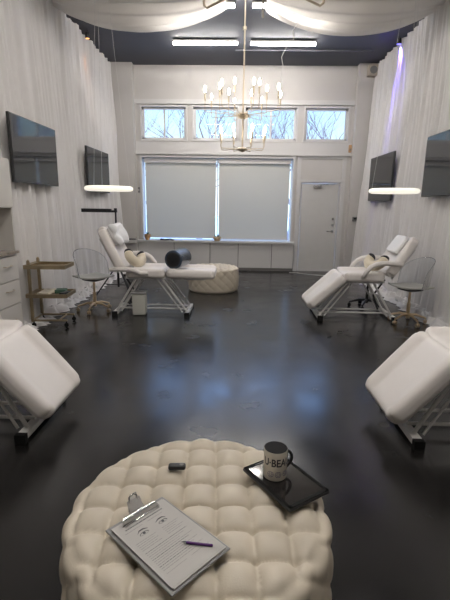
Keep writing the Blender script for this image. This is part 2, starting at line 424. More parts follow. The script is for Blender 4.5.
# ceiling swags
def swag(xa, za, xb, zb, sag, seed, label, skew=0.0):
    ph = random.Random(seed).uniform(0, 6)
    def fn(u, v):
        s = u; base = za + (zb - za) * s
        wdt = 1.9 * (0.45 + 0.55 * math.sin(PI * (0.08 + .84 * s)))
        y = 7.2 - v * wdt
        z = base - sag * (4 * s * (1 - s)) ** .85 * (0.86 + .14 * math.cos(v * 5)) + .028 * math.sin(v * 46 + ph + 1.5 * s) * (0.5 + .5 * math.cos(2 * PI * s) ** 2) + .02 * math.sin(v * 17 + ph)
        return (xa + (xb - xa) * s, y, min(z, ZC - .012))
    o = MB().sheet(fn, 60, 90).build('ceiling_drape', m_swag, None, 'all', fix=False)
    return tag(o, label, 'drape', 'white fabric swags under the ceiling')
swag(XL + .05, 4.37, -0.20, 4.37, .36, 1, 'white fabric swag hung from the ceiling to the wall on the drawer cabinet side')
swag(0.36, 4.37, XR - .03, 4.37, .36, 2, 'white fabric swag hung from the ceiling to the wall on the purple light side')

# ------------------------------------------------------------------ lights in the ceiling
def led(x0, x1, y, label):
    t = thing('linear_light', label, 'light fixture', ((x0 + x1) / 2, y, ZC - .048), group='linear tube lights')
    L = (x1 - x0) / 2
    MB().rbox(2 * L, .06, .034, .014, X=T(0, 0, -.015), n=2).build('diffuser', m_led, t, True)
    MB().box(-L, L, -.055, .055, .002, .03).build('housing', m_wmetal, t)
    for s in (-1, 1): MB().tube([(s * L * .8, 0, .03), (s * L * .8, 0, .047)], .006, 6).build('hanger', m_wmetal, t)
    return t
led(-1.22, -0.06, 8.46, 'lit linear light left of the chandelier stem, farther row')
led(0.18, 1.34, 8.48, 'lit linear light right of the chandelier stem, farther row')
led(-1.25, -0.10, 6.98, 'lit linear light partly hidden by the swag, near row, drawer cabinet side')
led(0.16, 1.34, 6.98, 'lit linear light partly hidden by the swag, near row, purple light side')
for yy, nm in ((3.6, 'third row'), (1.2, 'row above the near ottoman')):
    led(-1.25, -0.10, yy, 'lit linear light overhead, %s, drawer cabinet side' % nm)
    led(0.16, 1.34, yy, 'lit linear light overhead, %s, purple light side' % nm)

# ------------------------------------------------------------------ chandeliers
def chandelier(loc, label, rot=0.0):
    t = thing('chandelier', label, 'chandelier', loc, rot, 'gold candle chandeliers')
    X0 = ZC - loc[2]
    s = MB().tube([(0, 0, -.36), (0, 0, X0)], .009, 10)
    s.lathe([(.0, .875), (.022, .88), (.022, .91), (0, .915)], n=14)
    s.build('stem', m_champ, t, True)
    MB().lathe([(.0, X0 - .05), (.03, X0 - .045), (.065, X0 - .01), (.065, X0)], n=20).build('canopy', m_champ, t, True)
    MB().lathe([(0, -.035), (.03, -.035), (.06, -.02), (.072, 0), (.06, .02), (.02, .035), (0, .04)], n=24).build('hub', m_champ, t, True)
    MB().lathe([(0, -.40), (.02, -.395), (.05, -.375), (.055, -.36), (.03, -.345), (0, -.34)], n=20).build('lower_hub', m_champ, t, True)
    def arm(a, r, zh, z1, bend):
        c, sn = math.cos(a), math.sin(a)
        P = lambda q, z: (c * q, sn * q, z)
        ar = MB().tube([P(.04, zh), P(r * .5, zh + bend * .5), P(r - .02, zh + bend), P(r - .003, zh + bend + .012), P(r, zh + bend + .04), P(r, z1 - .10)], .0040, 6)
        ar.lathe([(0, z1 - .105), (.011, z1 - .10), (.009, z1 - .02), (0, z1 - .018)], c=(c * r, sn * r, 0), n=8)
        o = ar.build('arm', m_champ, t, True)
        MB().lathe([(0, z1 - .02), (.008, z1 - .018), (.0125, z1 + .005), (.0115, z1 + .028), (.005, z1 + .045), (0, z1 + .055)], c=(c * r, sn * r, 0), n=10).build('bulb', m_bulb, o, True)
    for i in range(8): arm(2 * PI * (i + .3) / 8, .44, 0, .235, .015)
    for i in range(6): arm(2 * PI * (i + .15) / 6, .27, 0.01, .285, .02)
    for i in range(8): arm(2 * PI * (i + .5) / 8, .27, -.365, -.18, .0)
    return t
chandelier((0.04, 5.2, 2.49), 'gold candle chandelier hanging complete before the clerestory windows')
chandelier((0.06, 1.34, 2.475), 'gold candle chandelier close overhead, cut by the top of the view', R(20))

# dangling white cord near the chandelier
pts = [(0.83, 6.9, 4.37), (0.86, 6.9, 4.15), (0.75, 6.9, 3.98), (0.77, 6.9, 3.86), (0.66, 6.9, 3.74), (0.60, 6.9, 3.62), (0.63, 6.9, 3.50), (0.60, 6.9, 3.38), (0.62, 6.9, 3.27)]
tag(MB().tube(pts, .006, 6).build('hanging_cord', m_trim, None, True), 'thin white cord dangling from the ceiling beside the chandelier', 'cord')
c = MB().tube([(-.1, 8.9, ZC - .03), (2.5, 8.9, ZC - .03)], .014, 8)
tag(c.build('conduit_pipe', m_ceil, None, True), 'dark thin conduit running along the charcoal ceiling', 'pipe')

# ------------------------------------------------------------------ wall screens
def screen(side, x, y0, y1, z0, z1, label):
    t = thing('wall_screen', label, 'television', (x, (y0 + y1) / 2, (z0 + z1) / 2), 0, 'large dark wall screens')
    hw, hh = (y1 - y0) / 2, (z1 - z0) / 2; s = -side
    MB().rbox(.035, 2 * hw, 2 * hh, .008, X=T(-s * .018), n=1, k=2).build('casing', m_bezel, t)
    MB().box(min(0, s * .002), max(0, s * .002), -hw + .012, hw - .012, -hh + .016, hh - .012).build('panel', m_screen, t)
    b = MB().box(min(-s * .036, -s * .20), max(-s * .036, -s * .20), -.2, .2, -.15, .15)
    b.build('wall_mount', m_black, t)
    return t
screen(-1, -2.52, 4.90, 6.12, 1.71, 2.46, 'large black wall screen with window reflections, over the sheers near the drawer cabinet')
screen(-1, -2.52, 7.35, 8.57, 1.68, 2.42, 'black wall screen partly behind the ring light above the plain head of the bed')
screen(1, 2.62, 7.62, 8.90, 1.60, 2.42, 'black wall screen partly behind the ring light, nearer the exit door')
screen(1, 2.62, 5.10, 6.35, 1.64, 2.45, 'black wall screen cut by the frame edge over the clear chair')

# ------------------------------------------------------------------ ring pendants
def ring(x, y, z, label):
    t = thing('ring_light', label, 'ring light', (x, y, z), 0, 'glowing ring lights')
    n = 40; r = .275
    MB().tube([(r * math.cos(2 * PI * i / n), r * math.sin(2 * PI * i / n), 0) for i in range(n)], .030, 10, closed=True).build('ring', m_ring, t, True)
    c = MB()
    for a in (150, 270, 30): c.tube([(r * math.cos(R(a)), r * math.sin(R(a)), .028), (0.05 * math.cos(R(a)), .05 * math.sin(R(a)), ZC - z - .02)], .0016, 4)
    c.build('cable', m_wmetal, t)
    MB().lathe([(0, 0), (.07, 0), (.07, .02), (0, .02)], c=(0, 0, ZC - z - .022), n=16).build('canopy', m_wmetal, t, True)
ring(-1.66, 5.6, 1.675, 'glowing ring light floating above the bed with the dark bolster')
ring(1.97, 5.6, 1.69, 'glowing ring light floating above the folded bed near the door')

# ------------------------------------------------------------------ lash beds
def lash_bed(x, y, s, leg_deg, back_deg, label, legL=.64, backL=.60, pad=True, foot=.29, arm_dz=(0, 0)):
    """x,y: hinge between seat and leg rest on the centre line; s: +1 when the foot end points to +x."""
    t = thing('lash_bed', label, 'lash bed', (x, y, 0), 0 if s > 0 else PI, 'white reclining lash beds')
    W = .60; TH = .115; zt = .64
    def bol(L, taper=0.0, c=.085):
        def f(q):
            u = abs(q.y) / (W / 2); k = max(0, min(1, (u - .60) / .13)); k = k * k * (3 - 2 * k)
            z = q.z + (-.024 + .036 * k if q.z > 0 else 0)
            e = (q.x / (L / 2))
            x_, y_ = q.x, q.y; dx = abs(x_) - (L / 2 - c); dy = abs(y_) - (W / 2 - c)
            if dx > 0 and dy > 0:
                g = max(dx, dy) / math.hypot(dx, dy); x_ = math.copysign(L / 2 - c + dx * g, x_); y_ = math.copysign(W / 2 - c + dy * g, y_)
            return (x_, y_ * (1 - taper * max(0, e)), z)
        return f
    # seat
    sl = .52
    MB().rbox(sl, W, TH, .04, X=T(-sl / 2 - .008, 0, zt - TH / 2), n=16, deform=bol(sl, 0, .06)).build('seat', m_leather, t, 'all')
    a = R(leg_deg)
    X = T(.008, 0, zt - .01) @ Matrix.Rotation(a, 4, 'Y') @ Matrix.Translation((legL / 2, 0, -TH / 2 + .01))
    MB().rbox(legL, W, TH, .05, X=X, n=18, deform=bol(legL, .04)).build('leg_rest', m_leather, t, 'all')
    bk = R(back_deg)
    Xb = T(-sl - .02, 0, zt - .015) @ Matrix.Rotation(bk, 4, 'Y') @ Matrix.Translation((-backL / 2, 0, -TH / 2 + .015))
    MB().rbox(backL, W, TH, .05, X=Xb, n=16, deform=lambda q: (bol(backL)(q)[0], bol(backL)(q)[1] * (1 - .18 * max(0, -q.x / (backL / 2))), bol(backL)(q)[2])).build('backrest', m_leather, t, 'all')
    if pad:
        MB().rbox(.26, .36, .06, .028, X=Xb @ Matrix.Translation((-backL / 2 + .17, 0, TH / 2 + .03)), n=6).build('headrest', m_pad, t, 'all')['label'] = 'bright white head pad'
    for sy, dz_ in zip((-1, 1), arm_dz):
        yy = sy * (W / 2 + .035)
        pts = [(-.22, yy, .60), (-.25, yy, .66), (-.31, yy, .735), (-.38, yy, .77), (-.46, yy, .785), (-.60, yy, .785), (-.72, yy, .775)]
        pts = [(p[0], p[1], p[2] + dz_ * min(1, (p[2] - .60) / .13)) for p in pts]
        MB().tube(pts, [.022, .028, .031, .033, .033, .031, .026], 12).build('armrest', m_leather, t, 'all')
        br = MB().tube([(-.22, yy, .60), (-.24, sy * .24, .54)], .012, 8); br.build('armrest_bracket', m_wmetal, t, True)
    fr = MB()
    for sy in (-.22, .22):
        fr.box(-sl - .02, 0, sy - .015, sy + .015, .505, .535)
    fr.box(-sl, -sl + .03, -.22, .22, .505, .535); fr.box(-.05, -.02, -.22, .22, .505, .535)
    for sy in (-.2, .2): fr.box(0, legL * .8, sy - .012, sy + .012, -TH - .022, -TH - .002, T(.008, 0, zt - .01) @ Matrix.Rotation(a, 4, 'Y') @ Matrix.Translation((0, 0, .01)))
    for sy in (-.2, .2): fr.box(-backL * .8, 0, sy - .012, sy + .012, -TH - .022, -TH - .002, T(-sl - .02, 0, zt - .015) @ Matrix.Rotation(bk, 4, 'Y') @ Matrix.Translation((0, 0, .015)))
    fr.build('frame', m_wmetal, t)
    for xf, xt in ((foot, -.06), (-.69, -.40)):
        for sy in (-.2, .2):
            k = -.07 if xf > 0 else .07
            MB().tube([(xf, sy, .045), (xt, sy, .515)], .014, 8).build('strut', m_wmetal, t, True)
            MB().tube([(xf + k, sy, .045), (xt + k, sy, .515)], .010, 8).build('strut', m_wmetal, t, True)
        o = MB().box(xf - .03, xf + .03, -.30, .30, .018, .058).build('foot_bar', m_wmetal, t)
        for sy in (-1, 1): MB().box(xf - .034, xf + .034, sy * .30 - .02, sy * .30 + .02, 0, .062).build('foot_cap', m_rubber, o)
    for sy in (-.1, .1): MB().tube([(-.69, sy, .07), (foot, sy, .07)], .013, 8).build('crossbar', m_wmetal, t, True)
    MB().tube([(-.56, 0, .10), (-.48, 0, .30), (-.62, 0, .52)], .014, 8).build('gas_strut', m_black, t, True)
    return t
lash_bed(-0.95, 5.84, 1, 1, 63, 'white lash bed lying flat, a dark bolster on its foot end', legL=.66, backL=.64, arm_dz=(-.14, 0))
lash_bed(1.42, 5.82, -1, 43, 56, 'white lash bed with folded leg rest standing near the exit door', legL=.64)
lash_bed(-1.545, 2.70, 1, 49, 40, 'white lash bed in the foreground on the drawer cabinet side, only its leg rest showing', legL=.60, foot=.20)
lash_bed(1.375, 2.76, -1, 49, 40, 'white lash bed in the foreground opposite the cabinet, leg rest angled to the floor', legL=.60, foot=.20)

# bolster
t = thing('bolster_pillow', 'dark blue cylindrical bolster lying on the flat lash bed', 'pillow', (-.80, 5.80, .768), R(-14))
b = MB().lathe([(.11, -.19), (.125, -.18), (.127, -.1), (.127, .1), (.125, .18), (.11, .19)], n=32, X=T(rx=R(90)))
b.build('cover', m_navy, t, True)
for sy in (-1, 1): MB().lathe([(0, .192), (.09, .192), (.112, .186), (.112, .18)], n=32, X=T(rx=R(90 * sy))).build('end_cap', m_navyend, t, True)

# neck pillows with dark ends
def neck_pillow(loc, rx, ry, rz, label, off=0):
    t = thing('neck_pillow', label, 'pillow', loc, 0, 'cream neck pillows with dark ends')
    X = Matrix.Rotation(rz, 4, 'Z') @ Matrix.Rotation(ry, 4, 'Y') @ Matrix.Rotation(rx, 4, 'X')
    n = 22; pts = []; rs = []
    for i in range(n + 1):
        a = R(-128 + 256 * i / n + off); pts.append((.105 * math.cos(a), .125 * math.sin(a), 0)); rs.append(.055 + .012 * math.sin(PI * i / n))
    k = 2
    MB().tube(pts[k:-k], rs[k:-k], 14, X=X).build('body', m_cream, t, 'all')
    for seg, rr in ((pts[:k + 1], rs[:k + 1]), (pts[-k - 1:], rs[-k - 1:])):
        rr = [r * 1.01 for r in rr]
        if seg is not None and seg[0] == pts[0]: rr[0] *= .55
        else: rr[-1] *= .55
        MB().tube(seg, rr, 14, X=X).build('end_cap', m_dplush, t, 'all')
neck_pillow((-1.38, 5.74, .80), 0, R(55), R(-22), 'cream and black neck pillow leaning on the bed with the bolster', -16)
neck_pillow((1.87, 5.72, .80), 0, R(48), R(205), 'cream and black neck pillow leaning on the bed by the door')
# fluffy white towel over the head end of the flat bed
def tw(q):
    nz = noise.noise(Vector((q.x * 9, q.y * 9, q.z * 9))) * .03
    return (q.x + nz, q.y + nz * .6, q.z + nz)
Xt = T(-1.615, 5.84, 1.085) @ Matrix.Rotation(R(63), 4, 'Y')
tag(MB().rbox(.30, .44, .09, .04, X=Xt, n=14, deform=tw).build('folded_blanket', m_pad, None, 'all'), 'puffy white blanket bunched on the raised head end of the flat bed', 'blanket')

# ------------------------------------------------------------------ tufted ottomans
def ottoman(loc, rz, label):
    t = thing('tufted_ottoman', label, 'ottoman', loc, rz, 'round cream tufted ottomans')
    RR, HT = .460, .455; a = .158; NA = 264
    def tf(u, v):
        c = abs(math.sin(PI * u) * math.sin(PI * v)); du = abs(u - round(u)); dv = abs(v - round(v))
        d = math.sqrt(du * du + dv * dv)
        return .036 * (c ** .45) - .014 * math.exp(-(d / .10) ** 2)
    prof = []
    for i in range(62): prof.append(('t', (RR - .05) * i / 61))
    for i in range(1, 9): prof.append(('c', i / 9 * PI / 2))
    for i in range(0, 34): prof.append(('s', (HT - .085) * (1 - i / 33) + .03))
    vs = []
    for kind, q in prof:
        for j in range(NA):
            th = 2 * PI * j / NA; c, s = math.cos(th), math.sin(th)
            if kind == 't': r, z, nr, nz = q, HT, 0, 1
            elif kind == 'c': r, z, nr, nz = RR - .05 + .05 * math.sin(q), HT - .05 + .05 * math.cos(q), math.sin(q), math.cos(q)
            else: r, z, nr, nz = RR, q, 1, 0
            rim = max(0, min(1, (RR - .006 - r) / .04))
            dt = tf(c * r / .121 - .5, s * r / .121 + .06) - .026 - .006 * math.exp(-((r - RR + .022) / .012) ** 2)
            # side lattice: 18 diamonds round
            us = th / (2 * PI) * 18 * 1.0; vz = (HT - .045 - z) / .155
            ds = tf(us + vz, us - vz) - .024
            if z < .10: ds *= max(0, (z - .03) / .07)
            dd = dt * rim + ds * (1 - rim) * .42
            bulge = .02 * math.sin(PI * min(1, z / HT)) if kind != 't' else 0
            r2_ = r + (dd + bulge) * nr + bulge * 0; z2 = z + dd * nz - .012 * (r / RR) ** 4 * nz
            vs.append((c * r2_, s * r2_, z2))
    fs = [(i * NA + j, i * NA + (j + 1) % NA, (i + 1) * NA + (j + 1) % NA, (i + 1) * NA + j) for i in range(1, len(prof) - 1) for j in range(NA)]
    vs = [vs[0]] + vs[NA:]
    fs = [tuple(q - NA + 1 for q in f) for f in fs] + [(0, 1 + j, 1 + (j + 1) % NA) for j in range(NA)]
    MB().add(vs, fs).build('upholstery', m_tuft, t, 'all')
    MB().lathe([(RR - .03, .0), (RR - .02, .0), (RR + .002, .028), (RR - .03, .034)], n=64).build('base_band', m_tuft, t, True)
    for i in range(4):
        an = PI / 4 + i * PI / 2
        MB().lathe([(.018, 0), (.024, .035)], c=((RR - .09) * math.cos(an), (RR - .09) * math.sin(an), 0), n=12).build('leg', m_black, t, True)
    return t
ot = ottoman((-.118, 1.332, 0), R(3), 'round cream tufted ottoman in the foreground carrying clipboard, mug and tablet')
o2 = copy_tree(ot); o2.location = (-.41, 7.52, 0); o2.rotation_euler = (0, 0, R(50)); o2.scale = (.95, .95, .93)
o2['label'] = 'round cream tufted ottoman standing behind the flat lash bed below the window'

# ------------------------------------------------------------------ things on the near ottoman
ZT = .472
# clipboard: local u along width, v along length (clip at +v)
t = thing('clipboard', 'grey clipboard with a silver clip lying tilted on the near ottoman', 'clipboard', (-.203, 1.129, ZT), R(48))
W2, L2 = .115, .168
MB().rbox(2 * W2, 2 * L2, .006, .0028, n=2, k=2).build('board', m_board, t)
cl = MB()
cl.sheet(lambda u, v: ((u - .5) * (.150 - .05 * v), L2 - .040 + .036 * v, .008 + .018 * math.sin(PI * v) ** .8 - .004 * abs(u - .5)), 12, 10)
cl.box(-.0675, .0675, L2 - .046, L2 - .036, .006, .0135)
cl.build('clip_plate', m_chrome, t, 'all', fix=False)
lv = MB()
prof_ = [(-.020, .014), (-.012, .024), (.0, .036), (.010, .050), (.013, .062), (.008, .068)]
for (ya_, za_), (yb_, zb_) in zip(prof_, prof_[1:]):
    wd_ = .027 if za_ < .045 else .019
    lv.add([(-wd_, L2 + ya_, za_), (wd_, L2 + ya_, za_), (wd_ * .9, L2 + yb_, zb_), (-wd_ * .9, L2 + yb_, zb_)], [(0, 1, 2, 3)])
lv.tube([(-.036, L2 - .020, .014), (.036, L2 - .020, .014)], .007, 12)
for sx_ in (-1, 1): lv.tube([(sx_ * .028, L2 - .02, .012), (sx_ * .026, L2 - .004, .024), (sx_ * .019, L2 + .006, .038), (sx_ * .012, L2 + .013, .062)], .0032, 8)
lv.tube([(-.012, L2 + .010, .067), (.012, L2 + .010, .067)], .0034, 8)
lv.build('clip_lever', m_chrome, t, 'all', fix=False)
# paper pad is its own thing under the clip
PZ = ZT + .003
def local(px, py, pz): return (px, py, pz)
pt = thing('paper_form', 'stack of white printed forms with two eye drawings held by the clipboard', 'paper', (-.203, 1.129, PZ), R(48))
MB().box(-.1, .104, -L2 + .008, L2 - .022, .0, .0055).build('sheets', m_paper, pt)
tp = MB().box(-.104, .100, -L2 + .014, L2 - .018, .0055, .0062); tp.build('top_sheet', mat('bright_paper', (0.49, 0.475, 0.45), .7), pt)
ink = MB(); inkl = MB(); zi = .0063
rg = random.Random(4)
def line(mb, xa, xb, y, h, gap=True):
    x = xa
    while x < xb:
        wl = rg.uniform(.004, .014) if gap else xb - x
        mb.box(x, min(x + wl, xb), y - h / 2, y + h / 2, zi, zi + .0002); x += wl + .0022
line(ink, -.075, .072, .112, .0042)
line(inkl, -.085, -.02, .098, .0020); line(inkl, .0, .06, .098, .0020)
def eye(cx, cy, s):
    pts = [(cx - .018 * s, cy + .010), (cx - .008 * s, cy + .0185), (cx + .006 * s, cy + .019), (cx + .021 * s, cy + .012)]
    ink.tube([(p[0], p[1], zi) for p in pts], [.0006, .0018, .0020, .0006], 6)
    up_ = [(cx + .016 * math.cos(PI * i / 10), cy + .0075 * math.sin(PI * i / 10) - .001, zi) for i in range(11)]
    lo_ = [(cx + .016 * math.cos(PI * i / 10), cy - .0045 * math.sin(PI * i / 10) - .001, zi) for i in range(11)]
    ink.tube(up_, .0011, 5); inkl.tube(lo_, .0006, 5)
    ink.lathe([(0, 0), (.0048, 0), (.0048, .0004), (0, .0004)], c=(cx, cy + .001, zi), n=14)
eye(-.038, .062, 1); eye(.036, .062, -1)
y = .040
for k in range(5): line(inkl, -.085, -.012 - .01 * (k % 2), y, .0018); line(inkl, .014, .08 - .012 * (k % 3), y, .0018); y -= .0085
for k in range(11): line(inkl if k % 4 else ink, -.085, .075 - .02 * (k % 3), y - .006, .0017); y -= .0085
line(inkl, -.085, -.01, y - .012, .001, False); line(inkl, .01, .08, y - .012, .001, False)
ink.build('printed_drawing', m_ink, pt); inkl.build('printed_lines', m_inkl, pt)
# pen
t = thing('pen', 'slim purple pen lying across the printed form', 'pen', (-.108, 1.103, PZ + .0105), R(-6))
MB().lathe([(.0038, -.030), (.0042, -.025), (.0042, .050), (.003, .053)], n=12, X=T(ry=R(90))).build('barrel', m_purple, t, True)
MB().lathe([(.0008, -.045), (.0038, -.031), (.0038, -.030)], n=12, X=T(ry=R(90))).build('tip', m_chrome, t, True)
# lip gloss / fob
t = thing('car_key_fob', 'small black oval fob lying near the back edge of the near ottoman', 'key fob', (-.221, 1.499, .479), R(4))
MB().rbox(.070, .032, .020, .0095, n=4, k=3).build('case', m_black, t, 'all')
MB().lathe([(0, 0), (.009, 0), (.008, .002), (0, .0025)], c=(.018, 0, .0095), n=14).build('button', m_grey, t, True)

# tablet
tx, ty = .199, 1.436
ang = R(-55.5)
t = thing('tablet', 'black cased tablet on the near ottoman edge with a mug standing on it', 'tablet', (tx, ty, ZT + .004), ang)
MB().rbox(.282, .196, .014, .0065, n=2, k=3).build('case', m_black, t, 'all')
MB().box(-.122, .122, -.082, .082, .0068, .0078).build('screen', m_tray, t)
fr = MB()
for a_ in ((-.137, -.124, -.094, .094), (.124, .137, -.094, .094), (-.137, .137, -.094, -.083), (-.137, .137, .083, .094)): fr.box(*a_, .0062, .0100)
fr.build('raised_rim', m_rubber, t)
MB().box(-.128, -.1245, -.045, .045, .0100, .0104).build('speaker_slot', m_grey, t)

# mug
MX, MY, MZ = .163, 1.455, ZT + .0125
t = thing('mug', 'white mug with black lettering, black handle and black inside', 'mug', (MX, MY, MZ), 0)
r0, hM = .0445, .118
MB().lathe([(.0, 0), (r0 - .004, 0), (r0, .004), (r0, hM - .002), (r0 - .001, hM), (r0 - .0022, hM)], n=48).build('body', m_mug, t, True)
MB().lathe([(r0 - .001, hM + .0004), (r0 - .0045, hM - .001), (r0 - .005, .012), (0, .010)], n=48).build('inside', m_rubber, t, True)
pts = []
ha = R(22)
for i in range(13):
    a_ = R(78 - 156 * i / 12); pts.append((r0 - .008 + .034 * math.cos(a_), 0, hM * .52 + .036 * math.sin(a_)))
MB().tube(pts, .0062, 12, X=Matrix.Rotation(ha, 4, 'Z')).build('handle', m_black, t, 'all')
def wrap_text(body, size, a0, z, name, xs=1.0):
    cu = bpy.data.curves.new('txt', 'FONT'); cu.body = body; cu.size = size; cu.align_x = 'CENTER'; cu.extrude = 0; cu.resolution_u = 3; cu.offset = .0012
    tmp = bpy.data.objects.new('txt', cu); col.objects.link(tmp)
    dg = bpy.context.evaluated_depsgraph_get(); me = bpy.data.meshes.new_from_object(tmp.evaluated_get(dg))
    bm = bmesh.new(); bm.from_mesh(me); bmesh.ops.subdivide_edges(bm, edges=bm.edges[:], cuts=2)
    vs = []; bm.verts.ensure_lookup_table()
    for v in bm.verts:
        a_ = a0 + v.co.x * xs / r0
        vs.append(((r0 + .0006) * math.cos(a_), (r0 + .0006) * math.sin(a_), z + v.co.y))
    fs = [tuple(v.index for v in f.verts) for f in bm.faces]
    bm.free(); bpy.data.objects.remove(tmp); bpy.data.meshes.remove(me)
    return MB().add(vs, fs).build(name, m_ink2, t, fix=False)
m_ink2 = mat('mug_print', (0.025, 0.022, 0.03), 0.35)
m_inkp = mat('mug_print_violet', (0.10, 0.08, 0.16), 0.35)
wrap_text('U\u00b7BEAU', .043, R(-84), .064, 'lettering', .78)
for a_c in (-118, -80, -40):
    em = MB()
    for rr, th_ in ((.0115, .0018), (.005, .0016)):
        n = 20; p = []
        for i in range(n):
            q = 2 * PI * i / n; a_ = R(a_c) + rr * math.cos(q) / r0; p.append(((r0 + .0003) * math.cos(a_), (r0 + .0003) * math.sin(a_), .031 + rr * math.sin(q)))
        em.tube(p, th_ / 2, 6, closed=True)
    for k in range(6):
        q = 2 * PI * k / 6; p = []
        for rr in (.005, .0115):
            a_ = R(a_c) + rr * math.cos(q) / r0; p.append(((r0 + .0003) * math.cos(a_), (r0 + .0003) * math.sin(a_), .031 + rr * math.sin(q)))
        em.tube(p, .0008, 6)
    em.build('emblem', m_inkp, t)

# ------------------------------------------------------------------ stools
def star_base(t, rad, hz, m_base, m_cast, n=5, r=.014):
    hb = MB().tube([(0, 0, .08), (0, 0, hz)], .016, 12); hb.tube([(0, 0, .07), (0, 0, hz * .62)], .024, 12); hb.build('gas_column', m_base, t, True)
    for i in range(n):
        a_ = 2 * PI * (i + .2) / n; c, s = math.cos(a_), math.sin(a_)
        o = MB().tube([(0, 0, .115), (c * rad * .45, s * rad * .45, .115), (c * rad, s * rad, .075)], [r * 1.4, r * 1.2, r * .9], 10).build('base_leg', m_base, t, True)
        k = MB()
        for dd in (-.013, .013):
            k.lathe([(0, -.009), (.025, -.008), (.027, 0), (.025, .008), (0, .009)], n=14, X=T(c * rad - s * dd, s * rad + c * dd, .027) @ Matrix.Rotation(a_, 4, 'Z') @ Matrix.Rotation(R(90), 4, 'X'))
        k.tube([(c * rad, s * rad, .03), (c * rad, s * rad, .078)], .008, 8)
        k.build('caster', m_cast, o, True)
def clear_stool(loc, rz, label, seatz=.47, base=None, cast=None, rad=.23):
    base = base or m_gold; cast = cast or m_gold
    t = thing('clear_chair', label, 'stool', loc, rz, 'clear shell chairs on casters')
    star_base(t, rad, seatz - .035, base, cast)
    MB().lathe([(0, -.045), (.05, -.045), (.16, -.012), (.16, 0), (0, 0)], c=(0, 0, seatz - .002), n=24).build('seat_plate', m_black, t, True)
    MB().rbox(.42, .42, .022, .010, X=T(0, 0, seatz + .011), n=4, deform=lambda q: (q.x * (1 - .6 * abs(q.y) ** 2), q.y * (1 - .6 * abs(q.x) ** 2), q.z + .25 * (q.x ** 2 + q.y ** 2))).build('seat', m_seatpad, t, 'all')
    def shell(u, v):
        # from seat edge curved up to a rounded back at -x
        a_ = (u - .5) * R(190); hgt = math.cos((u - .5) * PI) ** .35 if abs(u - .5) < .499 else 0
        r_ = .215 + .035 * v
        return (-r_ * math.cos(a_), r_ * math.sin(a_), seatz + .01 + (.02 + .36 * hgt) * v)
    MB().sheet(shell, 26, 10).build('back_shell', m_acry, t, 'all', fix=False)
    rim = [shell(i / 26, 1) for i in range(27)]
    MB().tube(rim, .0045, 6).build('shell_rim', m_acry, t, 'all')
    return t
clear_stool((-1.99, 5.80, 0), R(-35), 'clear shell chair on a gold caster base beside the gold trolley')
clear_stool((2.27, 5.50, 0), R(-165), 'clear shell chair on a gold caster base behind the bed by the door')
t = thing('rolling_stool', 'black five-star caster stool tucked behind the folded bed', 'stool', (1.98, 6.34, 0), R(10))
star_base(t, .25, .45, m_black, m_rubber, r=.016)
MB().lathe([(0, 0), (.17, 0), (.185, .03), (.175, .06), (0, .07)], c=(0, 0, .45), n=28).build('seat', m_pad, t, True)

# ------------------------------------------------------------------ gold trolley
t = thing('gold_trolley', 'aged gold two-tray rolling trolley beside the sheer curtain', 'trolley', (-2.27, 5.10, 0), R(4))
for py in (-.15, .15):
    o = MB().box(-.225, -.195, py - .015, py + .015, .07, .80).build('post', m_brass, t)
    MB().lathe([(.0, 0), (.016, .0), (.018, .014), (0, .028)], c=(-.21, py, .80), n=12).build('finial', m_brass, o, True)
for z, nm in ((.735, 'tray'), (.385, 'tray')):
    b = MB().box(-.20, .22, -.17, .17, z - .006, z)
    for a_ in ((-.20, .22, -.18, -.165), (-.20, .22, .165, .18), (.21, .225, -.18, .18), (-.26, -.19, -.18, .18)): b.box(*a_, z - .016, z + .030)
    b.build(nm, m_brass, t)
for py in (-.15, .15):
    b = MB().tube([(-.21, py, .085), (.20, py, .085)], .013, 8).build('base_rail', m_brass, t, True)
MB().tube([(-.21, -.15, .085), (-.21, .15, .085)], .013, 8).build('base_crossbar', m_brass, t, True)
MB().tube([(.10, -.15, .085), (.10, .15, .085)], .010, 8).build('base_crossbar', m_brass, t, True)
for px in (-.20, .19):
    for py in (-.15, .15):
        k = MB()
        k.lathe([(0, -.010), (.026, -.009), (.028, 0), (.026, .009), (0, .010)], n=14, X=T(px, py, .028, rx=R(90))); k.tube([(px, py, .03), (px, py, .085)], .008, 8)
        k.build('caster', m_rubber, t, True)
tag(MB().rbox(.15, .20, .05, .022, X=T(-2.33, 5.06, .413), n=6, deform=tw).build('folded_towel', m_towel, None, 'all'), 'cream folded towel on the lower tray of the gold trolley', 'towel')
tag(MB().rbox(.13, .14, .045, .008, X=T(-2.20, 5.18, .410, rz=.2), n=2).build('product_box', m_green, None), 'dark green box on the lower tray of the gold trolley', 'box')
tag(MB().rbox(.07, .16, .035, .008, X=T(-2.10, 5.06, .405, rz=-.2), n=2).build('product_pouch', m_black, None), 'small black pouch at the outer edge of the trolley tray', 'pouch')

# ------------------------------------------------------------------ tripod with arm
t = thing('tripod_lamp', 'black tripod with a flat lamp arm behind the flat bed head', 'tripod', (-1.79, 6.32, 0))
p = MB().tube([(0, 0, .30), (0, 0, 1.42)], .013, 10); p.tube([(0, 0, .25), (0, 0, .80)], .018, 10); p.build('pole', m_black, t, True)
MB().lathe([(.0, .58), (.03, .58), (.03, .63), (0, .63)], n=14).build('collar', m_black, t, True)
for i, a_ in enumerate((200, 318, 75)):
    c, s = math.cos(R(a_)), math.sin(R(a_))
    o = MB().tube([(0, 0, .60), (c * .42, s * .42, .012)], .010, 8).build('leg', m_black, t, True)
    MB().tube([(0, 0, .28), (c * .21, s * .21, .306)], .006, 6).build('brace', m_black, o, True)
MB().box(-.50, .02, -.02, .02, 1.36, 1.39).build('lamp_arm', m_black, t)
MB().rbox(.44, .07, .022, .008, X=T(-.28, 0, 1.401), n=2, k=2).build('lamp_head', m_black, t, 'all')
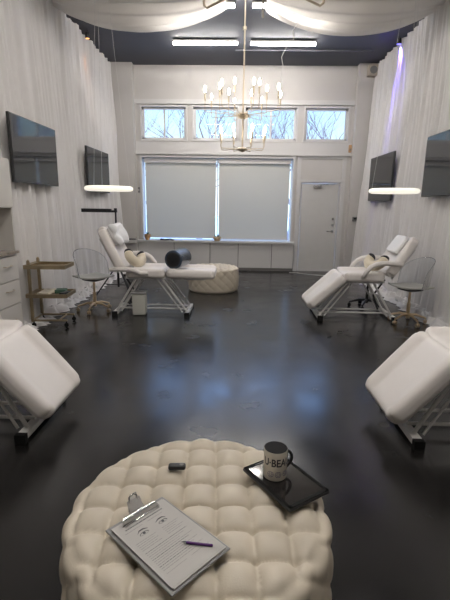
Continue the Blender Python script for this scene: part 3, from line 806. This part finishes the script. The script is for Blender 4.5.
MB().lathe([(0, 0), (.022, 0), (.022, .06), (0, .06)], c=(0, 0, 1.36), n=12).build('tilt_joint', m_black, t, True)

# bin
t = thing('waste_bin', 'small pale waste bin on the floor under the flat bed', 'bin', (-1.32, 5.66, 0), R(3))
MB().rbox(.185, .185, .30, .018, X=T(0, 0, .152), n=2, deform=lambda q: (q.x * (.94 + .2 * (q.z + .15)), q.y * (.94 + .2 * (q.z + .15)), q.z)).build('body', m_bin, t, 'all')
MB().rbox(.205, .205, .022, .008, X=T(0, 0, .312), n=2).build('lid', m_binlid, t, 'all')

# ------------------------------------------------------------------ cabinets on the left wall
CX = -2.40; CB = XL + .025
t = thing('drawer_cabinet', 'white cabinet with open niche over three drawers at the frame edge', 'cabinet', (CB, 3.9, 0))
w_ = .66; D = CX - CB
b = MB()
b.box(0, D, -w_, w_, 1.43, 1.93)                       # upper unit
b.box(0, .02, -w_, w_, .98, 1.43); b.box(0, D, w_ - .02, w_, .98, 1.43); b.box(0, D, -w_, -w_ + .02, .98, 1.43)
b.build('upper_body', m_cab, t)
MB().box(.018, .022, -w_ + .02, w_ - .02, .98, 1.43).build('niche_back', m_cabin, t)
MB().box(0, D - .01, -w_, w_, 0, .95).build('lower_body', m_cab, t)
for j, (ya, yb) in enumerate(((-w_ + .01, -.005), (.005, w_ - .01))):
    for za, zb in ((1.44, 1.925),): MB().box(D, D + .018, ya, yb, za, zb).build('door', m_cab, t)
    for za, zb in ((.68, .93), (.42, .665), (.03, .405)):
        o = MB().box(D - .01, D + .012, ya, yb, za, zb).build('drawer', m_cab, t)
        yc, zc = (ya + yb) / 2 + .10, (za + zb) / 2 + .03
        MB().tube([(D + .01, yc - .07, zc), (D + .035, yc - .06, zc), (D + .035, yc + .06, zc), (D + .01, yc + .07, zc)], .006, 8).build('handle', m_champ, o, True)
tag(MB().box(CB - .0, CX + .03, 3.9 - w_ - .01, 3.9 + w_ + .01, .952, .978).build('countertop', m_counter), 'brown stone slab on top of the three drawers', 'countertop')

# ------------------------------------------------------------------ small things on the window ledge and walls
def bowl(x, y, r, h, name, label, m):
    t = thing(name, label, 'plant pot', (x, y, .676), 0)
    MB().lathe([(0, 0), (r * .55, 0), (r, h * .6), (r * .95, h), (r * .8, h), (r * .6, h * .4), (0, h * .3)], n=20).build('pot', m, t, True)
    g = MB(); rg = random.Random(int(x * 100))
    for k in range(10):
        a_ = rg.uniform(0, 6.28); q = r * rg.uniform(.2, .8)
        g.tube([(0, 0, h * .4), (q * .6 * math.cos(a_), q * .6 * math.sin(a_), h + .02), (q * math.cos(a_), q * math.sin(a_), h + rg.uniform(.02, .05))], [.006, .008, .002], 5)
    g.build('succulent', m_green, t, True)
bowl(-2.06, YB - .09, .075, .13, 'plant_pot', 'light wood pot standing at the ledge corner behind the bed', m_wood)
bowl(-.46, YB - .09, .10, .10, 'plant_bowl', 'wooden bowl standing mid ledge below the gap between blinds', m_gold)
tag(MB().rbox(.34, .10, .03, .012, X=T(-1.60, YB - .09, .692), n=3, deform=tw).build('folded_cloth', m_black, None, 'all'), 'dark folded cloth lying on the window ledge', 'cloth')
tag(MB().rbox(.28, .12, .045, .012, X=T(-2.43, YB - .26, .70), n=2).build('tool_tray', m_grey, None, 'all'), 'dark tray on the ledge corner behind the bed head', 'tray')
tag(MB().box(-2.56, -2.285, YB - .34, YB - .185, .62, .676).build('corner_shelf', m_trim), 'small pale shelf on the pilaster behind the bed head', 'shelf')
def plate(x, z, w, h, name, label, m):
    t = thing(name, label, 'switch', (x, 0, z))
    return t
t = thing('wall_thermostat', 'small grey control box on the pilaster beside the exit door', 'thermostat', (2.62, YB - .18, 1.215))
MB().rbox(.13, .03, .10, .008, X=T(0, -.015, 0), n=1, k=2).build('case', m_grey, t, 'all'); MB().box(-.04, .04, -.032, -.029, -.01, .03).build('display', m_screen, t)
t = thing('wall_switch', 'small dark switch between pilaster and the blind behind the bed head', 'switch', (-2.245, YB, 1.79))
MB().rbox(.04, .02, .12, .006, X=T(0, -.01, 0), n=1, k=2).build('plate', m_grey, t, 'all'); MB().box(-.008, .008, -.028, -.018, -.02, .02).build('toggle', m_trim, t)
t = thing('wall_speaker', 'small beige box speaker high on the pilaster above the door side', 'speaker', (2.72, YB - .18, 4.22))
MB().rbox(.20, .14, .22, .02, X=T(0, -.07, 0), n=2).build('case', mat('beige_plastic', (.38, .33, .28), .5), t, 'all')
MB().lathe([(0, 0), (.07, 0), (.075, .006), (0, .008)], n=24, X=T(0, -.141, 0, rx=R(90))).build('grille', m_grey, t, True)
t = thing('exit_alarm', 'small beige sensor on the wall below the corner clerestory pane', 'sensor', (2.43, YB, 2.72))
MB().rbox(.06, .06, .16, .012, X=T(0, -.03, 0), n=1).build('case', m_wood, t, 'all'); MB().box(-.012, .012, -.064, -.058, -.05, .0).build('lens', m_grey, t)
tag(MB().tube([(1.20, YB - .30, .009), (1.45, YB - .42, .009), (1.75, YB - .62, .009), (2.1, YB - .7, .009), (2.45, YB - .6, .009)], .009, 8).build('floor_cable', m_trim, None, True), 'pale cable lying on the floor in front of the exit door', 'cable')

# coloured accent spots clipped at the top of the curtains
def spot(x, y, z, side, m, colr, e, label):
    t = thing('accent_spotlight', label, 'spotlight', (x, y, z), 0, 'coloured accent spots at the curtain tops')
    MB().lathe([(.035, 0), (.04, .02), (.035, .09), (.0, .10)], n=16).build('housing', m_black, t, True)
    MB().lathe([(0, -.002), (.033, -.002), (.033, .004), (0, .004)], n=16).build('lens', m, t, True)
    br = MB().tube([(0, 0, .09), (0, 0, ZC - z)], .006, 6); br.build('bracket', m_black, t, True)
    l = bpy.data.lights.new('accent_lamp', 'SPOT'); l.energy = e; l.color = colr; l.spot_size = R(46); l.spot_blend = .8; l.shadow_soft_size = .03
    o = bpy.data.objects.new('accent_lamp', l); col.objects.link(o); o.parent = t; o.location = (0, 0, -.02); o.rotation_euler = (0, R(-12 * side), 0)
spot(2.74, 8.25, 4.25, 1, m_blue, (.16, .10, 1.0), 220, 'small purple accent light at the top of the sheer beside the door')
spot(-2.64, 8.05, 4.25, -1, m_amber, (1.0, .45, .2), 7, 'small amber accent light at the top of the sheer across from the purple one')
